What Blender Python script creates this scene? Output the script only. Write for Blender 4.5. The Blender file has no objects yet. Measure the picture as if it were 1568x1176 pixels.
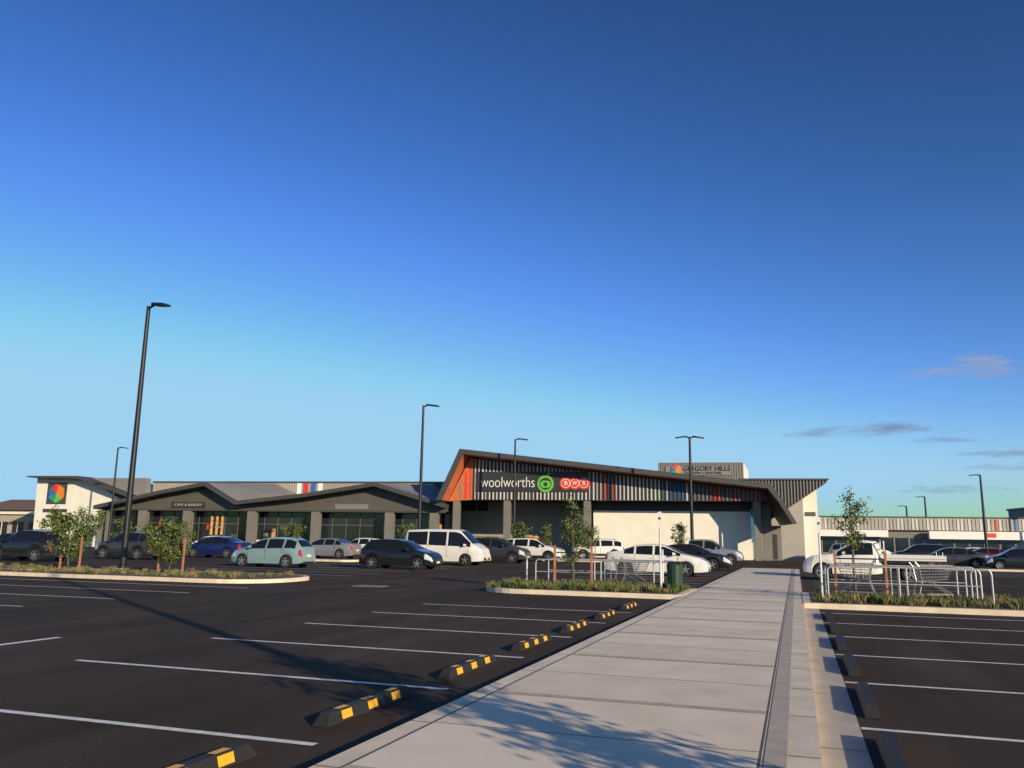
import bpy, math, random, bmesh
from mathutils import Vector, Matrix
random.seed(7)
scene=bpy.context.scene
COL=scene.collection

# ------------------------------------------------------------------ materials
def mat(name,color,rough=.6,metal=0.0,var=.12,scale=4.0,bump=0.0,bscale=60.0,spec=.5,emit=None,coat=0.0,stretch=None):
    m=bpy.data.materials.new(name); m.use_nodes=True
    nt=m.node_tree; n=nt.nodes; l=nt.links
    b=n["Principled BSDF"]
    b.inputs["Roughness"].default_value=rough
    b.inputs["Metallic"].default_value=metal
    b.inputs["Specular IOR Level"].default_value=spec
    b.inputs["Coat Weight"].default_value=coat
    tc=n.new("ShaderNodeTexCoord")
    src=tc.outputs["Object"]
    if stretch:
        mp=n.new("ShaderNodeMapping"); mp.inputs["Scale"].default_value=stretch
        l.new(src,mp.inputs["Vector"]); src=mp.outputs["Vector"]
    no=n.new("ShaderNodeTexNoise"); no.inputs["Scale"].default_value=scale; no.inputs["Detail"].default_value=6
    l.new(src,no.inputs["Vector"])
    r=n.new("ShaderNodeValToRGB")
    r.color_ramp.elements[0].position=.3; r.color_ramp.elements[1].position=.7
    c0=[max(0,c*(1-var)) for c in color]; c1=[min(1,c*(1+var)) for c in color]
    r.color_ramp.elements[0].color=(*c0,1); r.color_ramp.elements[1].color=(*c1,1)
    l.new(no.outputs["Fac"],r.inputs["Fac"]); l.new(r.outputs["Color"],b.inputs["Base Color"])
    if bump>0:
        n2=n.new("ShaderNodeTexNoise"); n2.inputs["Scale"].default_value=bscale; n2.inputs["Detail"].default_value=4
        l.new(src,n2.inputs["Vector"])
        bp=n.new("ShaderNodeBump"); bp.inputs["Strength"].default_value=bump; bp.inputs["Distance"].default_value=.01
        l.new(n2.outputs["Fac"],bp.inputs["Height"]); l.new(bp.outputs["Normal"],b.inputs["Normal"])
    return m

def asphalt():
    m=bpy.data.materials.new("asphalt_mat"); m.use_nodes=True
    nt=m.node_tree; n=nt.nodes; l=nt.links; b=n["Principled BSDF"]
    b.inputs["Roughness"].default_value=.9; b.inputs["Specular IOR Level"].default_value=.1
    tc=n.new("ShaderNodeTexCoord")
    big=n.new("ShaderNodeTexNoise"); big.inputs["Scale"].default_value=.22; big.inputs["Detail"].default_value=5
    fine=n.new("ShaderNodeTexNoise"); fine.inputs["Scale"].default_value=70; fine.inputs["Detail"].default_value=3
    mp=n.new("ShaderNodeMapping"); mp.inputs["Scale"].default_value=(.9,.09,1)
    str_=n.new("ShaderNodeTexNoise"); str_.inputs["Scale"].default_value=1.3; str_.inputs["Detail"].default_value=4
    spot=n.new("ShaderNodeTexVoronoi"); spot.inputs["Scale"].default_value=.55
    l.new(tc.outputs["Object"],spot.inputs["Vector"])
    l.new(tc.outputs["Object"],big.inputs["Vector"]); l.new(tc.outputs["Object"],fine.inputs["Vector"])
    l.new(tc.outputs["Object"],mp.inputs["Vector"]); l.new(mp.outputs["Vector"],str_.inputs["Vector"])
    def ramp(src,p0,p1,c0,c1):
        r=n.new("ShaderNodeValToRGB"); r.color_ramp.elements[0].position=p0; r.color_ramp.elements[1].position=p1
        r.color_ramp.elements[0].color=(*c0,1); r.color_ramp.elements[1].color=(*c1,1); l.new(src,r.inputs["Fac"]); return r.outputs["Color"]
    def mul(a,b_):
        x=n.new("ShaderNodeMix"); x.data_type='RGBA'; x.blend_type='MULTIPLY'; x.inputs[0].default_value=1
        l.new(a,x.inputs[6]); l.new(b_,x.inputs[7]); return x.outputs[2]
    c=ramp(big.outputs["Fac"],.35,.68,(.056,.041,.031),(.080,.060,.045))
    c=mul(c,ramp(fine.outputs["Fac"],.3,.75,(.7,.7,.7),(1.4,1.37,1.33)))
    c=mul(c,ramp(str_.outputs["Fac"],.35,.65,(.80,.80,.80),(1.14,1.12,1.1)))
    c=mul(c,ramp(spot.outputs["Distance"],.03,.14,(.72,.72,.74),(1,1,1)))
    l.new(c,b.inputs["Base Color"])
    bp=n.new("ShaderNodeBump"); bp.inputs["Strength"].default_value=.35; bp.inputs["Distance"].default_value=.006
    l.new(fine.outputs["Fac"],bp.inputs["Height"]); l.new(bp.outputs["Normal"],b.inputs["Normal"])
    return m

ASPH=asphalt()
LINE=mat("line_paint",(.80,.76,.68),.6,var=.22,scale=9)
CONC=[mat("concrete_a",(.85,.69,.51),.85,var=.09,scale=1.6,bump=.3,bscale=120),
      mat("concrete_b",(.80,.65,.48),.85,var=.10,scale=2.3,bump=.3,bscale=120),
      mat("concrete_c",(.87,.71,.53),.85,var=.08,scale=1.2,bump=.3,bscale=120)]
BAND=mat("concrete_band",(.50,.41,.32),.85,var=.12,scale=6)
JOINT=mat("joint",(.12,.105,.09),.9)
KERB=mat("kerb_concrete",(.78,.64,.47),.85,var=.14,scale=2.5,bump=.2)
GUT=mat("gutter_concrete",(.50,.43,.35),.85,var=.14,scale=2)
MULCH=mat("mulch",(.14,.09,.055),.95,var=.5,scale=20,bump=.8,bscale=30)
RUB=mat("black_rubber",(.022,.02,.02),.7)
YEL=mat("yellow_reflective",(.95,.45,.02),.5,var=.1,scale=20)
BLK=mat("black_powdercoat",(.012,.012,.014),.5)
WHITE=mat("white_wall",(.84,.79,.67),.7,var=.05,scale=1)
GREYW=mat("grey_cladding",(.10,.09,.075),.6,var=.08,scale=1)
COLG=mat("grey_column",(.19,.175,.15),.6,var=.08,scale=1)
DGREY=mat("dark_roof_fascia",(.065,.062,.06),.55,var=.1)
MGREY=mat("light_corrugated",(.38,.35,.30),.5,var=.06,scale=.6)
ROOFG=mat("roof_sheet",(.22,.205,.19),.5,var=.06,scale=.6)
CHAR=mat("charcoal_cladding",(.034,.034,.038),.5,var=.1)
ORNG=mat("orange_soffit",(.55,.15,.06),.6,var=.15,scale=2,stretch=(1,.2,1))
GLASS=mat("shop_glass",(.018,.024,.028),.06,var=.3,scale=.4,spec=.5)
FRAME=mat("window_frame",(.12,.115,.11),.5)
RED=mat("sign_red",(.7,.05,.03),.5); TEAL=mat("sign_teal",(.03,.28,.25),.5); BLUE=mat("sign_blue",(.04,.14,.38),.5)
GREEN=mat("sign_green",(.14,.50,.06),.5); ORN2=mat("sign_orange",(.75,.22,.03),.5); WHT=mat("sign_white",(.85,.82,.76),.5,var=.03)
STRIPE=mat("fin_light",(.60,.57,.52),.5,var=.05)
WARMP=mat("warm_display",(.6,.33,.12),.6,var=.5,scale=6)
GALV=mat("galvanised_steel",(.55,.54,.52),.4,metal=.4,var=.1)
WIRE=mat("trolley_wire",(.34,.33,.32),.35,metal=.6,var=.1)
WPOST=mat("white_post_paint",(.7,.7,.68),.5,var=.05)
STAKE=mat("hardwood_stake",(.42,.18,.09),.8,var=.25,scale=8)
BARK=mat("bark",(.13,.10,.075),.9,var=.3,scale=15)
LEAFL=mat("leaf_light",(.15,.18,.035),.6,var=.35,scale=6)
LEAFD=mat("leaf_dark",(.05,.08,.02),.6,var=.3,scale=6)
GRASSM=[mat("grass_green",(.10,.14,.03),.7,var=.35,scale=3),mat("grass_dry",(.26,.20,.09),.8,var=.3,scale=3)]
BRICK=mat("beige_render",(.42,.34,.25),.8,var=.1); TILE=mat("roof_tile",(.16,.10,.075),.8,var=.2)
CGLASS=mat("car_glass",(.012,.014,.016),.04,var=.1,spec=.6)
TYRE=mat("tyre",(.018,.018,.018),.8); ALLOY=mat("alloy",(.45,.45,.46),.3,metal=.7,var=.05)
UNDER=mat("underbody",(.01,.01,.01),.9); TAIL=mat("tail_lamp",(.45,.015,.015),.2); HEAD=mat("head_lamp",(.6,.62,.65),.08,spec=.8,var=.05)
PLATE=mat("number_plate",(.75,.7,.35),.5); AMBER=mat("amber_beacon",(.9,.3,.02),.3)
TRIM=mat("car_trim",(.02,.02,.02),.5)
HANDLE=mat("green_handle",(.05,.25,.05),.4)

# ------------------------------------------------------------------ mesh builder
class MB:
    def __init__(s): s.v=[]; s.f=[]; s.m=[]; s.mats=[]
    def mi(s,m):
        if m not in s.mats: s.mats.append(m)
        return s.mats.index(m)
    def poly(s,pts,m):
        b=len(s.v); s.v+= [tuple(p) for p in pts]; s.f.append(tuple(range(b,b+len(pts)))); s.m.append(s.mi(m))
    def faces(s,vs,fs,m):
        b=len(s.v); s.v+=[tuple(p) for p in vs]; k=s.mi(m)
        for f in fs: s.f.append(tuple(b+i for i in f)); s.m.append(k)
    def box(s,x0,x1,y0,y1,z0,z1,m):
        v=[(x0,y0,z0),(x1,y0,z0),(x1,y1,z0),(x0,y1,z0),(x0,y0,z1),(x1,y0,z1),(x1,y1,z1),(x0,y1,z1)]
        s.faces(v,[(0,3,2,1),(4,5,6,7),(0,1,5,4),(1,2,6,5),(2,3,7,6),(3,0,4,7)],m)
    def pxz(s,pts,y0,y1,m):
        n=len(pts); v=[(x,y0,z) for x,z in pts]+[(x,y1,z) for x,z in pts]
        f=[tuple(range(n)),tuple(range(2*n-1,n-1,-1))]+[(i,i+n,(i+1)%n+n,(i+1)%n) for i in range(n)]
        s.faces(v,f,m)
    def pxy(s,pts,z0,z1,m):
        n=len(pts); v=[(x,y,z0) for x,y in pts]+[(x,y,z1) for x,y in pts]
        f=[tuple(range(n-1,-1,-1)),tuple(range(n,2*n))]+[(i,(i+1)%n,(i+1)%n+n,i+n) for i in range(n)]
        s.faces(v,f,m)
    def sheet(s,x0,x1,y0,y1,z,m): s.poly([(x0,y0,z),(x1,y0,z),(x1,y1,z),(x0,y1,z)],m)
    def tube(s,pts,r,m,n=8):
        pts=[Vector(p) for p in pts]
        rs=r if isinstance(r,(list,tuple)) else [r]*len(pts)
        vs=[];fs=[]
        ref=None
        for i,p in enumerate(pts):
            if i==0: t=pts[1]-p
            elif i==len(pts)-1: t=p-pts[i-1]
            else: t=(pts[i+1]-p).normalized()+(p-pts[i-1]).normalized()
            if t.length<1e-6: t=Vector((0,0,1))
            t.normalize()
            if ref is None: ref=Vector((1,0,0)) if abs(t.x)<.8 else Vector((0,1,0))
            a=(ref-t*ref.dot(t)).normalized(); ref=a; b=t.cross(a)
            for k in range(n):
                an=2*math.pi*k/n; vs.append(p+(a*math.cos(an)+b*math.sin(an))*rs[i])
        for i in range(len(pts)-1):
            for k in range(n):
                fs.append((i*n+k,i*n+(k+1)%n,(i+1)*n+(k+1)%n,(i+1)*n+k))
        fs.append(tuple(range(n-1,-1,-1))); L=(len(pts)-1)*n; fs.append(tuple(range(L,L+n)))
        s.faces(vs,fs,m)
    def disc_y(s,x,z,y0,y1,r,m,n=24):
        pts=[(x+r*math.cos(2*math.pi*k/n),z+r*math.sin(2*math.pi*k/n)) for k in range(n)]
        s.pxz(pts,y0,y1,m)
    def obj(s,name,parent=None,loc=(0,0,0),rz=0,smooth=None):
        me=bpy.data.meshes.new(name); me.from_pydata(s.v,[],s.f)
        for m in s.mats: me.materials.append(m)
        me.polygons.foreach_set("material_index",s.m)
        if smooth is not None:
            me.polygons.foreach_set("use_smooth",[True]*len(me.polygons))
            me.set_sharp_from_angle(angle=math.radians(smooth))
        me.update()
        o=bpy.data.objects.new(name,me); COL.objects.link(o)
        o.location=loc; o.rotation_euler=(0,0,rz)
        if parent: o.parent=parent
        return o
def empty(name,loc=(0,0,0),rz=0):
    e=bpy.data.objects.new(name,None); COL.objects.link(e); e.location=loc; e.rotation_euler=(0,0,rz); e.empty_display_size=.3
    return e

# ------------------------------------------------------------------ ground
g=MB(); g.sheet(-1500,1500,-300,3000,0,ASPH); g.obj("asphalt_ground")

mk=MB()
Z=.004
yl=[3.36+2.62*k for k in range(7)]
for y in yl: mk.sheet(-8.75,-3.62,y-.045,y+.045,Z,LINE)
for k in range(7): mk.sheet(.47,5.7,5.7+2.6*k-.045,5.7+2.6*k+.045,Z,LINE)
for y in (3.6,6.2,8.85,11.5,14.1,16.7,19.4,22.0): mk.sheet(-27.0,-16.0,y-.045,y+.045,Z,LINE)
mk.sheet(-10.93,-10.8,7.6,10.3,Z,LINE)
for y in [31,33.6,36.2,38.8,41.4,44.0,46.6]:
    mk.sheet(-9.2,-3.6,y-.045,y+.045,Z,LINE)
    mk.sheet(.6,5.9,y-.045,y+.045,Z,LINE)
    mk.sheet(-28,-17.5,y-.045,y+.045,Z,LINE)
for y in [52,54.6,57.2,59.8,62.4,65,67.6]:
    mk.sheet(-22,-16.6,y-.045,y+.045,Z,LINE); mk.sheet(8,13.4,y-.045,y+.045,Z,LINE); mk.sheet(-42,-31,y-.045,y+.045,Z,LINE)
mk.obj("parking_bay_markings")
dr=MB(); dr.sheet(-13.9,-12.8,24.5,25.3,Z,GUT)
for i in range(8): dr.box(-13.85+i*.13,-13.80+i*.13,24.55,25.25,Z+.001,Z+.02,JOINT)
dr.obj("storm_drain")

# ------------------------------------------------------------------ footpath
fp=MB()
PT=.12
fp.box(-3.07,.10,-4,52,-.2,PT,KERB)
y=-3.7; i=0
while y<52:
    y2=min(y+1.46,52)
    fp.sheet(-2.85,-.32,y+.008,y2-.008,PT+.008,CONC[(i*7+i//3)%3])
    y=y2; i+=1
fp.sheet(-2.88,-.30,-3.9,52,PT+.004,JOINT)
y=-3.7; i=0
while y<52:
    if i%2==0: fp.sheet(-2.85,-.32,y-.06,y+.06,PT+.012,BAND)
    y+=1.46; i+=1
fp.sheet(-.28,-.13,-3.9,52,PT+.004,BAND)
y=-3.7
while y<52:
    fp.sheet(-3.068,-2.885,y-.007,y+.007,PT+.004,JOINT); fp.sheet(-.12,.098,y-.007,y+.007,PT+.004,JOINT)
    y+=1.46
fp.obj("footpath")
gu=MB(); gu.sheet(.10,.46,-4,22.6,.005,GUT)
y=-3
while y<22: gu.sheet(.1,.46,y-.006,y+.006,.009,JOINT); y+=2.6
gu.obj("gutter")

# ------------------------------------------------------------------ wheel stops
def wheel_stop(x,y,left=True):
    b=MB(); L=1.65; n=7
    seg=L/n
    for k in range(n):
        y0=-L/2+k*seg; y1=y0+seg
        yel=(k%2==1)
        e0=.09 if k==0 else 0; e1=.09 if k==n-1 else 0
        vs=[(-.075,y0,0),(.075,y0,0),(.045,y0+e0,.1),(-.045,y0+e0,.1),(-.075,y1,0),(.075,y1,0),(.045,y1-e1,.1),(-.045,y1-e1,.1)]
        b.faces(vs,[(0,1,2,3),(7,6,5,4),(1,5,6,2),(0,3,7,4),(3,2,6,7)],RUB)
        o=.004
        if yel:
            b.poly([((.068+o),y0+.03,.02),((.068+o),y1-.03,.02),((.047+o),y1-.03,.085+o),((.047+o),y0+.03,.085+o)],YEL)
            if left: b.poly([(-.035,y0+.03,.104),(.035,y0+.03,.104),(.035,y1-.03,.104),(-.035,y1-.03,.104)],YEL)
    b.obj("wheel_stop",loc=(x,y,0.006),rz=random.uniform(-.012,.012))
for k in range(7): wheel_stop(-3.9,4.7+2.62*(k)) 
for k in range(6): wheel_stop(.62,7.0+2.6*k,False)

# ------------------------------------------------------------------ islands
def round_rect(x0,x1,y0,y1,rl,rr,n=8):
    P=[]
    def arc(cx,cy,r,a0):
        for i in range(n+1):
            a=a0+math.pi/2*i/n; P.append((cx+r*math.cos(a),cy+r*math.sin(a)))
    arc(x1-rr,y1-rr,rr,0); arc(x0+rl,y1-rl,rl,math.pi/2); arc(x0+rl,y0+rl,rl,math.pi); arc(x1-rr,y0+rr,rr,1.5*math.pi)
    return P
def island(x0,x1,y0,y1,rl,rr,name="kerbed_island"):
    b=MB(); b.pxy(round_rect(x0,x1,y0,y1,rl,rr),-.1,.13,KERB)
    w=.2
    P=round_rect(x0+w,x1-w,y0+w,y1-w,max(rl-w,.02),max(rr-w,.02))
    b.poly([(x,y,.136) for x,y in P],MULCH)
    x=math.ceil(x0+rl)
    while x<x1-rr:
        b.sheet(x-.008,x+.008,y0-.001,y0+w-.01,.134,JOINT); x+=2.5
    b.obj(name)
def grass(name,x0,x1,y0,y1,n,h0=.12,h1=.34,z=.136,dry=.35):
    b=MB()
    nc=max(1,n//22)
    for c in range(nc):
        cx=random.uniform(x0,x1); cy=random.uniform(y0,y1); hh=random.uniform(h0,h1); dm=GRASSM[1] if random.random()<dry else GRASSM[0]
        for k in range(22):
            a=random.uniform(0,6.283); rr=random.uniform(0,.12); px=cx+rr*math.cos(a); py=cy+rr*math.sin(a)
            h=hh*random.uniform(.6,1.15); lean=random.uniform(.1,.55)*h; w=.009
            pa=a+1.57
            tx=px+lean*math.cos(a); ty=py+lean*math.sin(a)
            mx=px+.35*lean*math.cos(a); my=py+.35*lean*math.sin(a)
            dx=w*math.cos(pa); dy=w*math.sin(pa)
            b.poly([(px-dx,py-dy,z),(px+dx,py+dy,z),(mx+dx,my+dy,z+h*.6),(tx,ty,z+h),(mx-dx,my-dy,z+h*.6)],dm)
    b.obj(name)
island(-60,-16.9,23.6,28.2,.5,1.9)
island(-9.4,-3.07,24.0,27.6,1.5,.05)
island(.10,40,22.6,27.4,.05,.5)
island(-26,-14,61.5,63.5,.8,.8)
island(-34,-27,47.5,49.5,.8,.8)
island(5,40,62,64,.8,.8)
grass("island_grass",-40,-18,24.1,27.9,9000,.05,.17,dry=.6)
grass("island_grass",-9.0,-3.3,24.3,27.3,6000,.08,.25)
grass("island_grass",.5,16,22.95,24.2,7000,.08,.25,dry=.45)
grass("island_grass",.5,16,24.2,27.1,5000,.06,.2,dry=.6)
grass("island_grass",1.0,1.5,4.0,4.6,200,.15,.45,z=0,dry=.3)

# ------------------------------------------------------------------ trees
def tree(name,x,y,h,cr,z0,n,stakes=((-.5,0),(.5,0)),leaf=.05,z=.13,sparse=False,sz=1.3):
    e=empty(name,(x,y,z))
    t=MB()
    pts=[];rs=[];px=py=0
    for i in range(9):
        f=i/8; pts.append((px,py,h*.93*f)); rs.append(.035*(h/3)*(1-.8*f)+.004)
        px+=random.uniform(-.03,.03); py+=random.uniform(-.03,.03)
    t.tube(pts,rs,BARK,7)
    tips=[]
    nb=int(14+6*h)
    for i in range(nb):
        f=random.uniform(z0/h,.92); p=Vector(pts[min(8,int(f*8))]); p.z=h*.93*f
        a=random.uniform(0,6.283); prof=math.sin(math.pi*min(1,max(.08,(f-z0/h)/(1-z0/h))*.85+.12))
        L=cr*prof*random.uniform(.6,1.15)
        up=L*random.uniform(.4,.9)
        mid=p+Vector((math.cos(a)*L*.5,math.sin(a)*L*.5,up*.35)); end=p+Vector((math.cos(a)*L,math.sin(a)*L,up))
        t.tube([p,mid,end],[.012,.008,.003],BARK,5)
        tips+=[(p+(mid-p)*.7),mid,(mid+end)/2,end,end]
    tips.append(Vector((pts[-1][0],pts[-1][1],h*.95)))
    t.obj("trunk_and_limbs",parent=e)
    lf=MB()
    for i in range(n):
        c=random.choice(tips); s=.10 if not sparse else .07
        p=c+Vector((random.gauss(0,s),random.gauss(0,s),random.gauss(0,s)))
        d=Vector((random.gauss(0,1),random.gauss(0,1),random.gauss(-.3,.7))).normalized()
        w=d.cross(Vector((random.gauss(0,1),random.gauss(0,1),random.gauss(0,1)))).normalized()
        L=leaf*random.uniform(.6,1.3); W=L*.42
        m=LEAFL if random.random()<.55 else LEAFD
        lf.poly([p,p+d*L*.5+w*W,p+d*L,p+d*L*.5-w*W],m)
    lf.obj("foliage",parent=e)
    if stakes:
        s=MB()
        for sx,sy in stakes:
            s.box(sx-.03,sx+.03,sy-.03,sy+.03,-.1,sz,STAKE)
        s.box(min(p[0] for p in stakes),max(p[0] for p in stakes),-.012,.012,sz-.25,sz-.21,BLK)
        s.obj("stakes",parent=e)
    return e
tree("young_tree",-27.8,26.4,2.15,1.15,.5,6500,((-.45,0),(.55,0)),leaf=.08)
tree("young_tree",-22.8,26.4,1.95,.92,.45,5200,((-.55,0),(.6,0)),leaf=.08)
tree("young_tree",-6.75,26.0,3.05,.42,.8,2000,((-.55,-.2),(.65,-.2)),leaf=.06,sparse=True)
tree("young_tree",1.5,25.4,3.2,.40,1.4,1500,((-.5,-.2),(.8,-.2)),leaf=.06,sparse=True)
tree("young_tree",2.7,3.3,3.4,.75,.6,1700,None,leaf=.10,z=0)
for (x,y,h) in ((-29,60,2.6),(-20.5,62.5,3.0),(-18.5,62.5,2.8),(-15,62.5,2.8),(-9.4,72,3.2),(-43,45,2.4),(-32,48.5,2.3)):
    tree("young_tree",x,y,h,.7,.7,1300,((-.5,0),(.5,0)),leaf=.12)

# ------------------------------------------------------------------ lamps
def lamp(x,y,h,az=0,z=0,double=False,sc=1.0):
    e=empty("street_lamp",(x,y,z),az)
    b=MB(); b.box(-.2,.2,-.2,.2,0,.03,BLK)
    b.tube([(0,0,.03),(0,0,h*.5),(0,0,h)],[.13*sc,.11*sc,.08*sc],BLK,12)
    for k in range(4): b.tube([(.15*(-1)**k,.15*(-1)**(k//2),.03),(.15*(-1)**k,.15*(-1)**(k//2),.08)],.02,GALV,6)
    b.obj("pole",parent=e,smooth=40)
    for s in ((1,-1) if double else (1,)):
        a=MB(); a.tube([(0,0,h-.1),(s*.35,0,h+.0)],.05*sc,BLK,8)
        v=[(s*.25,-.08,h+.0),(s*.25,.08,h+.0),(s*.5,.24,h-.04),(s*1.2,.2,h-.14),(s*1.2,-.2,h-.14),(s*.5,-.24,h-.04)]
        v2=[(p[0],p[1],p[2]+.09) for p in v]
        a.faces(v+v2,[tuple(range(5,-1,-1)),tuple(range(6,12))]+[(i,(i+1)%6,(i+1)%6+6,i+6) for i in range(6)],BLK)
        a.poly([(s*.5,-.16,h-.045),(s*1.1,-.15,h-.132),(s*1.1,.15,h-.132),(s*.5,.16,h-.045)],GUT)
        a.obj("luminaire",parent=e)
lamp(-26.1,27.5,11.15,-.2,.13)
lamp(-25.6,54.7,11.2)
lamp(-24.2,71.9,10.7)
lamp(-8.2,71.0,10.4,.3,double=True,sc=1.2)
lamp(-66.7,68.0,10.4)
lamp(21.5,113,10.1,math.pi,double=False,sc=1.4)
lamp(18.6,138,8.8,math.pi,sc=1.4)
lamp(16,138,7.4,math.pi,sc=1.4)
lamp(33.5,131,7.2,0,sc=1.2)
lamp(6.0,1.0,11.0,.4,0)

# ------------------------------------------------------------------ cars
def lerp_prof(P,x):
    if x<=P[0][0]: return P[0][1]
    for (a,b),(c,d) in zip(P,P[1:]):
        if x<=c: return b+(d-b)*(x-a)/(c-a) if c>a else d
    return P[-1][1]
SPEC={
'hatch':dict(L=4.2,W=1.74,zb=.2,top=[(-2.1,.62),(-2.07,.92),(-1.98,1.06),(-1.68,1.38),(-1.4,1.47),(-.6,1.52),(0,1.5),(.4,1.42),(1.12,1.02),(1.3,.97),(1.8,.85),(2.02,.7),(2.1,.5)],
   belt=[(-2.1,.58),(-2.03,.9),(-1.5,.99),(1.0,.92),(1.25,.9),(1.8,.78),(2.03,.62),(2.1,.45)],scr=[(-1.98,-1.68),(.4,1.12)],win=(-1.72,1.08),pil=[(-1.12,-1.0),(-.1,.0)],wh=(-1.28,1.32),r=.31),
'sedan':dict(L=4.86,W=1.82,zb=.2,top=[(-2.43,.6),(-2.4,.95),(-2.3,1.06),(-1.8,1.12),(-1.68,1.13),(-.98,1.41),(-.5,1.46),(.15,1.465),(.5,1.4),(1.3,1.02),(1.45,.98),(2.05,.86),(2.33,.7),(2.43,.5)],
   belt=[(-2.43,.56),(-2.38,.9),(-2.2,1.0),(-1.4,1.0),(1.2,.94),(1.4,.92),(2.05,.78),(2.35,.6),(2.43,.45)],scr=[(-1.68,-.98),(.5,1.3)],win=(-1.45,1.2),pil=[(-.98,-.88),(-.1,.0)],wh=(-1.4,1.42),r=.33),
'suv':dict(L=4.6,W=1.86,zb=.26,top=[(-2.3,.7),(-2.27,1.0),(-2.2,1.15),(-1.95,1.55),(-1.7,1.64),(-.5,1.7),(.1,1.68),(.45,1.6),(1.15,1.17),(1.3,1.12),(1.9,1.0),(2.2,.85),(2.3,.55)],
   belt=[(-2.3,.66),(-2.22,1.05),(-1.5,1.13),(1.0,1.06),(1.25,1.04),(1.9,.92),(2.22,.75),(2.3,.5)],scr=[(-2.2,-1.95),(.45,1.15)],win=(-2.0,1.1),pil=[(-1.35,-1.22),(-.2,-.08)],wh=(-1.35,1.4),r=.36),
'van':dict(L=5.2,W=1.88,zb=.25,top=[(-2.6,.7),(-2.58,1.2),(-2.5,1.9),(-2.4,2.07),(-1,2.13),(.9,2.12),(1.2,2.02),(1.95,1.3),(2.15,1.2),(2.45,1.0),(2.6,.55)],
   belt=[(-2.6,.66),(-2.55,1.12),(-2.0,1.2),(1.6,1.12),(2.0,1.08),(2.45,.85),(2.6,.5)],scr=[(-2.58,-2.5),(1.2,1.95)],win=(-2.3,1.85),pil=[(-.95,-.85),(.3,.42)],wh=(-1.45,1.55),r=.34),
'cab':dict(L=3.3,W=1.82,zb=.3,top=[(-1.65,.8),(-1.64,1.3),(-1.6,1.66),(-1.5,1.74),(-1.0,1.78),(-.7,1.77),(-.45,1.7),(.25,1.22),(.4,1.16),(1.2,1.06),(1.52,.9),(1.65,.6)],
   belt=[(-1.65,.75),(-1.63,1.1),(-1.4,1.15),(.1,1.12),(.4,1.08),(1.2,.98),(1.55,.78),(1.65,.5)],scr=[(-1.64,-1.6),(-.45,.25)],win=(-1.45,.2),pil=[(-1.45,-1.3)],wh=(.85,.85),r=.37),
'dcab':dict(L=3.9,W=1.84,zb=.3,top=[(-1.95,.8),(-1.94,1.3),(-1.88,1.66),(-1.75,1.75),(-1.0,1.79),(-.4,1.77),(-.15,1.7),(.5,1.22),(.65,1.16),(1.45,1.06),(1.8,.9),(1.95,.6)],
   belt=[(-1.95,.75),(-1.93,1.1),(-1.6,1.15),(.35,1.12),(.65,1.08),(1.45,.98),(1.83,.78),(1.95,.5)],scr=[(-1.94,-1.88),(-.15,.5)],win=(-1.75,.4),pil=[(-.85,-.73)],wh=(1.1,1.1),r=.37),
}
PAINT={}
def paint(c,metal=.0,rough=.28):
    k=(c,metal)
    if k not in PAINT: PAINT[k]=mat("car_paint",c,rough,metal=metal,var=.03,scale=2,coat=.6)
    return PAINT[k]
def wheel(b,x,y,r,side,alloy=ALLOY):
    z=r; w=.2
    y0,y1=(y-w,y) if side>0 else (y,y+w)
    n=22
    def ring(rad,yy): return [(x+rad*math.cos(2*math.pi*k/n),yy,z+rad*math.sin(2*math.pi*k/n)) for k in range(n)]
    prof=[(r*.6,y0),(r*.94,y0),(r,y0+.03),(r,y1-.03),(r*.94,y1),(r*.66,y1)]
    vs=[];fs=[]
    for rad,yy in prof: vs+=ring(rad,yy)
    for i in range(len(prof)-1):
        for k in range(n): fs.append((i*n+k,i*n+(k+1)%n,(i+1)*n+(k+1)%n,(i+1)*n+k))
    b.faces(vs,fs,TYRE)
    yo=y
    yi=yo-side*.04
    b.poly(ring(r*.67,yi),UNDER)
    vs=ring(r*.67,yo)+ring(r*.60,yo-side*.005); b.faces(vs,[(k,(k+1)%n,(k+1)%n+n,k+n) for k in range(n)],alloy)
    for s in range(5):
        a=2*math.pi*s/5+.3
        ca,sa=math.cos(a),math.sin(a); wd=.032
        P=[]
        for rad,ww in ((0.03,.04),(r*.62,wd)):
            for q in (-1,1): P.append((x+ca*rad-sa*ww*q,yo-side*.008,z+sa*rad+ca*ww*q))
        b.poly([P[0],P[1],P[3],P[2]],alloy)
    b.poly([(x+.05*math.cos(2*math.pi*k/10),yo-side*.004,z+.05*math.sin(2*math.pi*k/10)) for k in range(10)],alloy)
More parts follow.
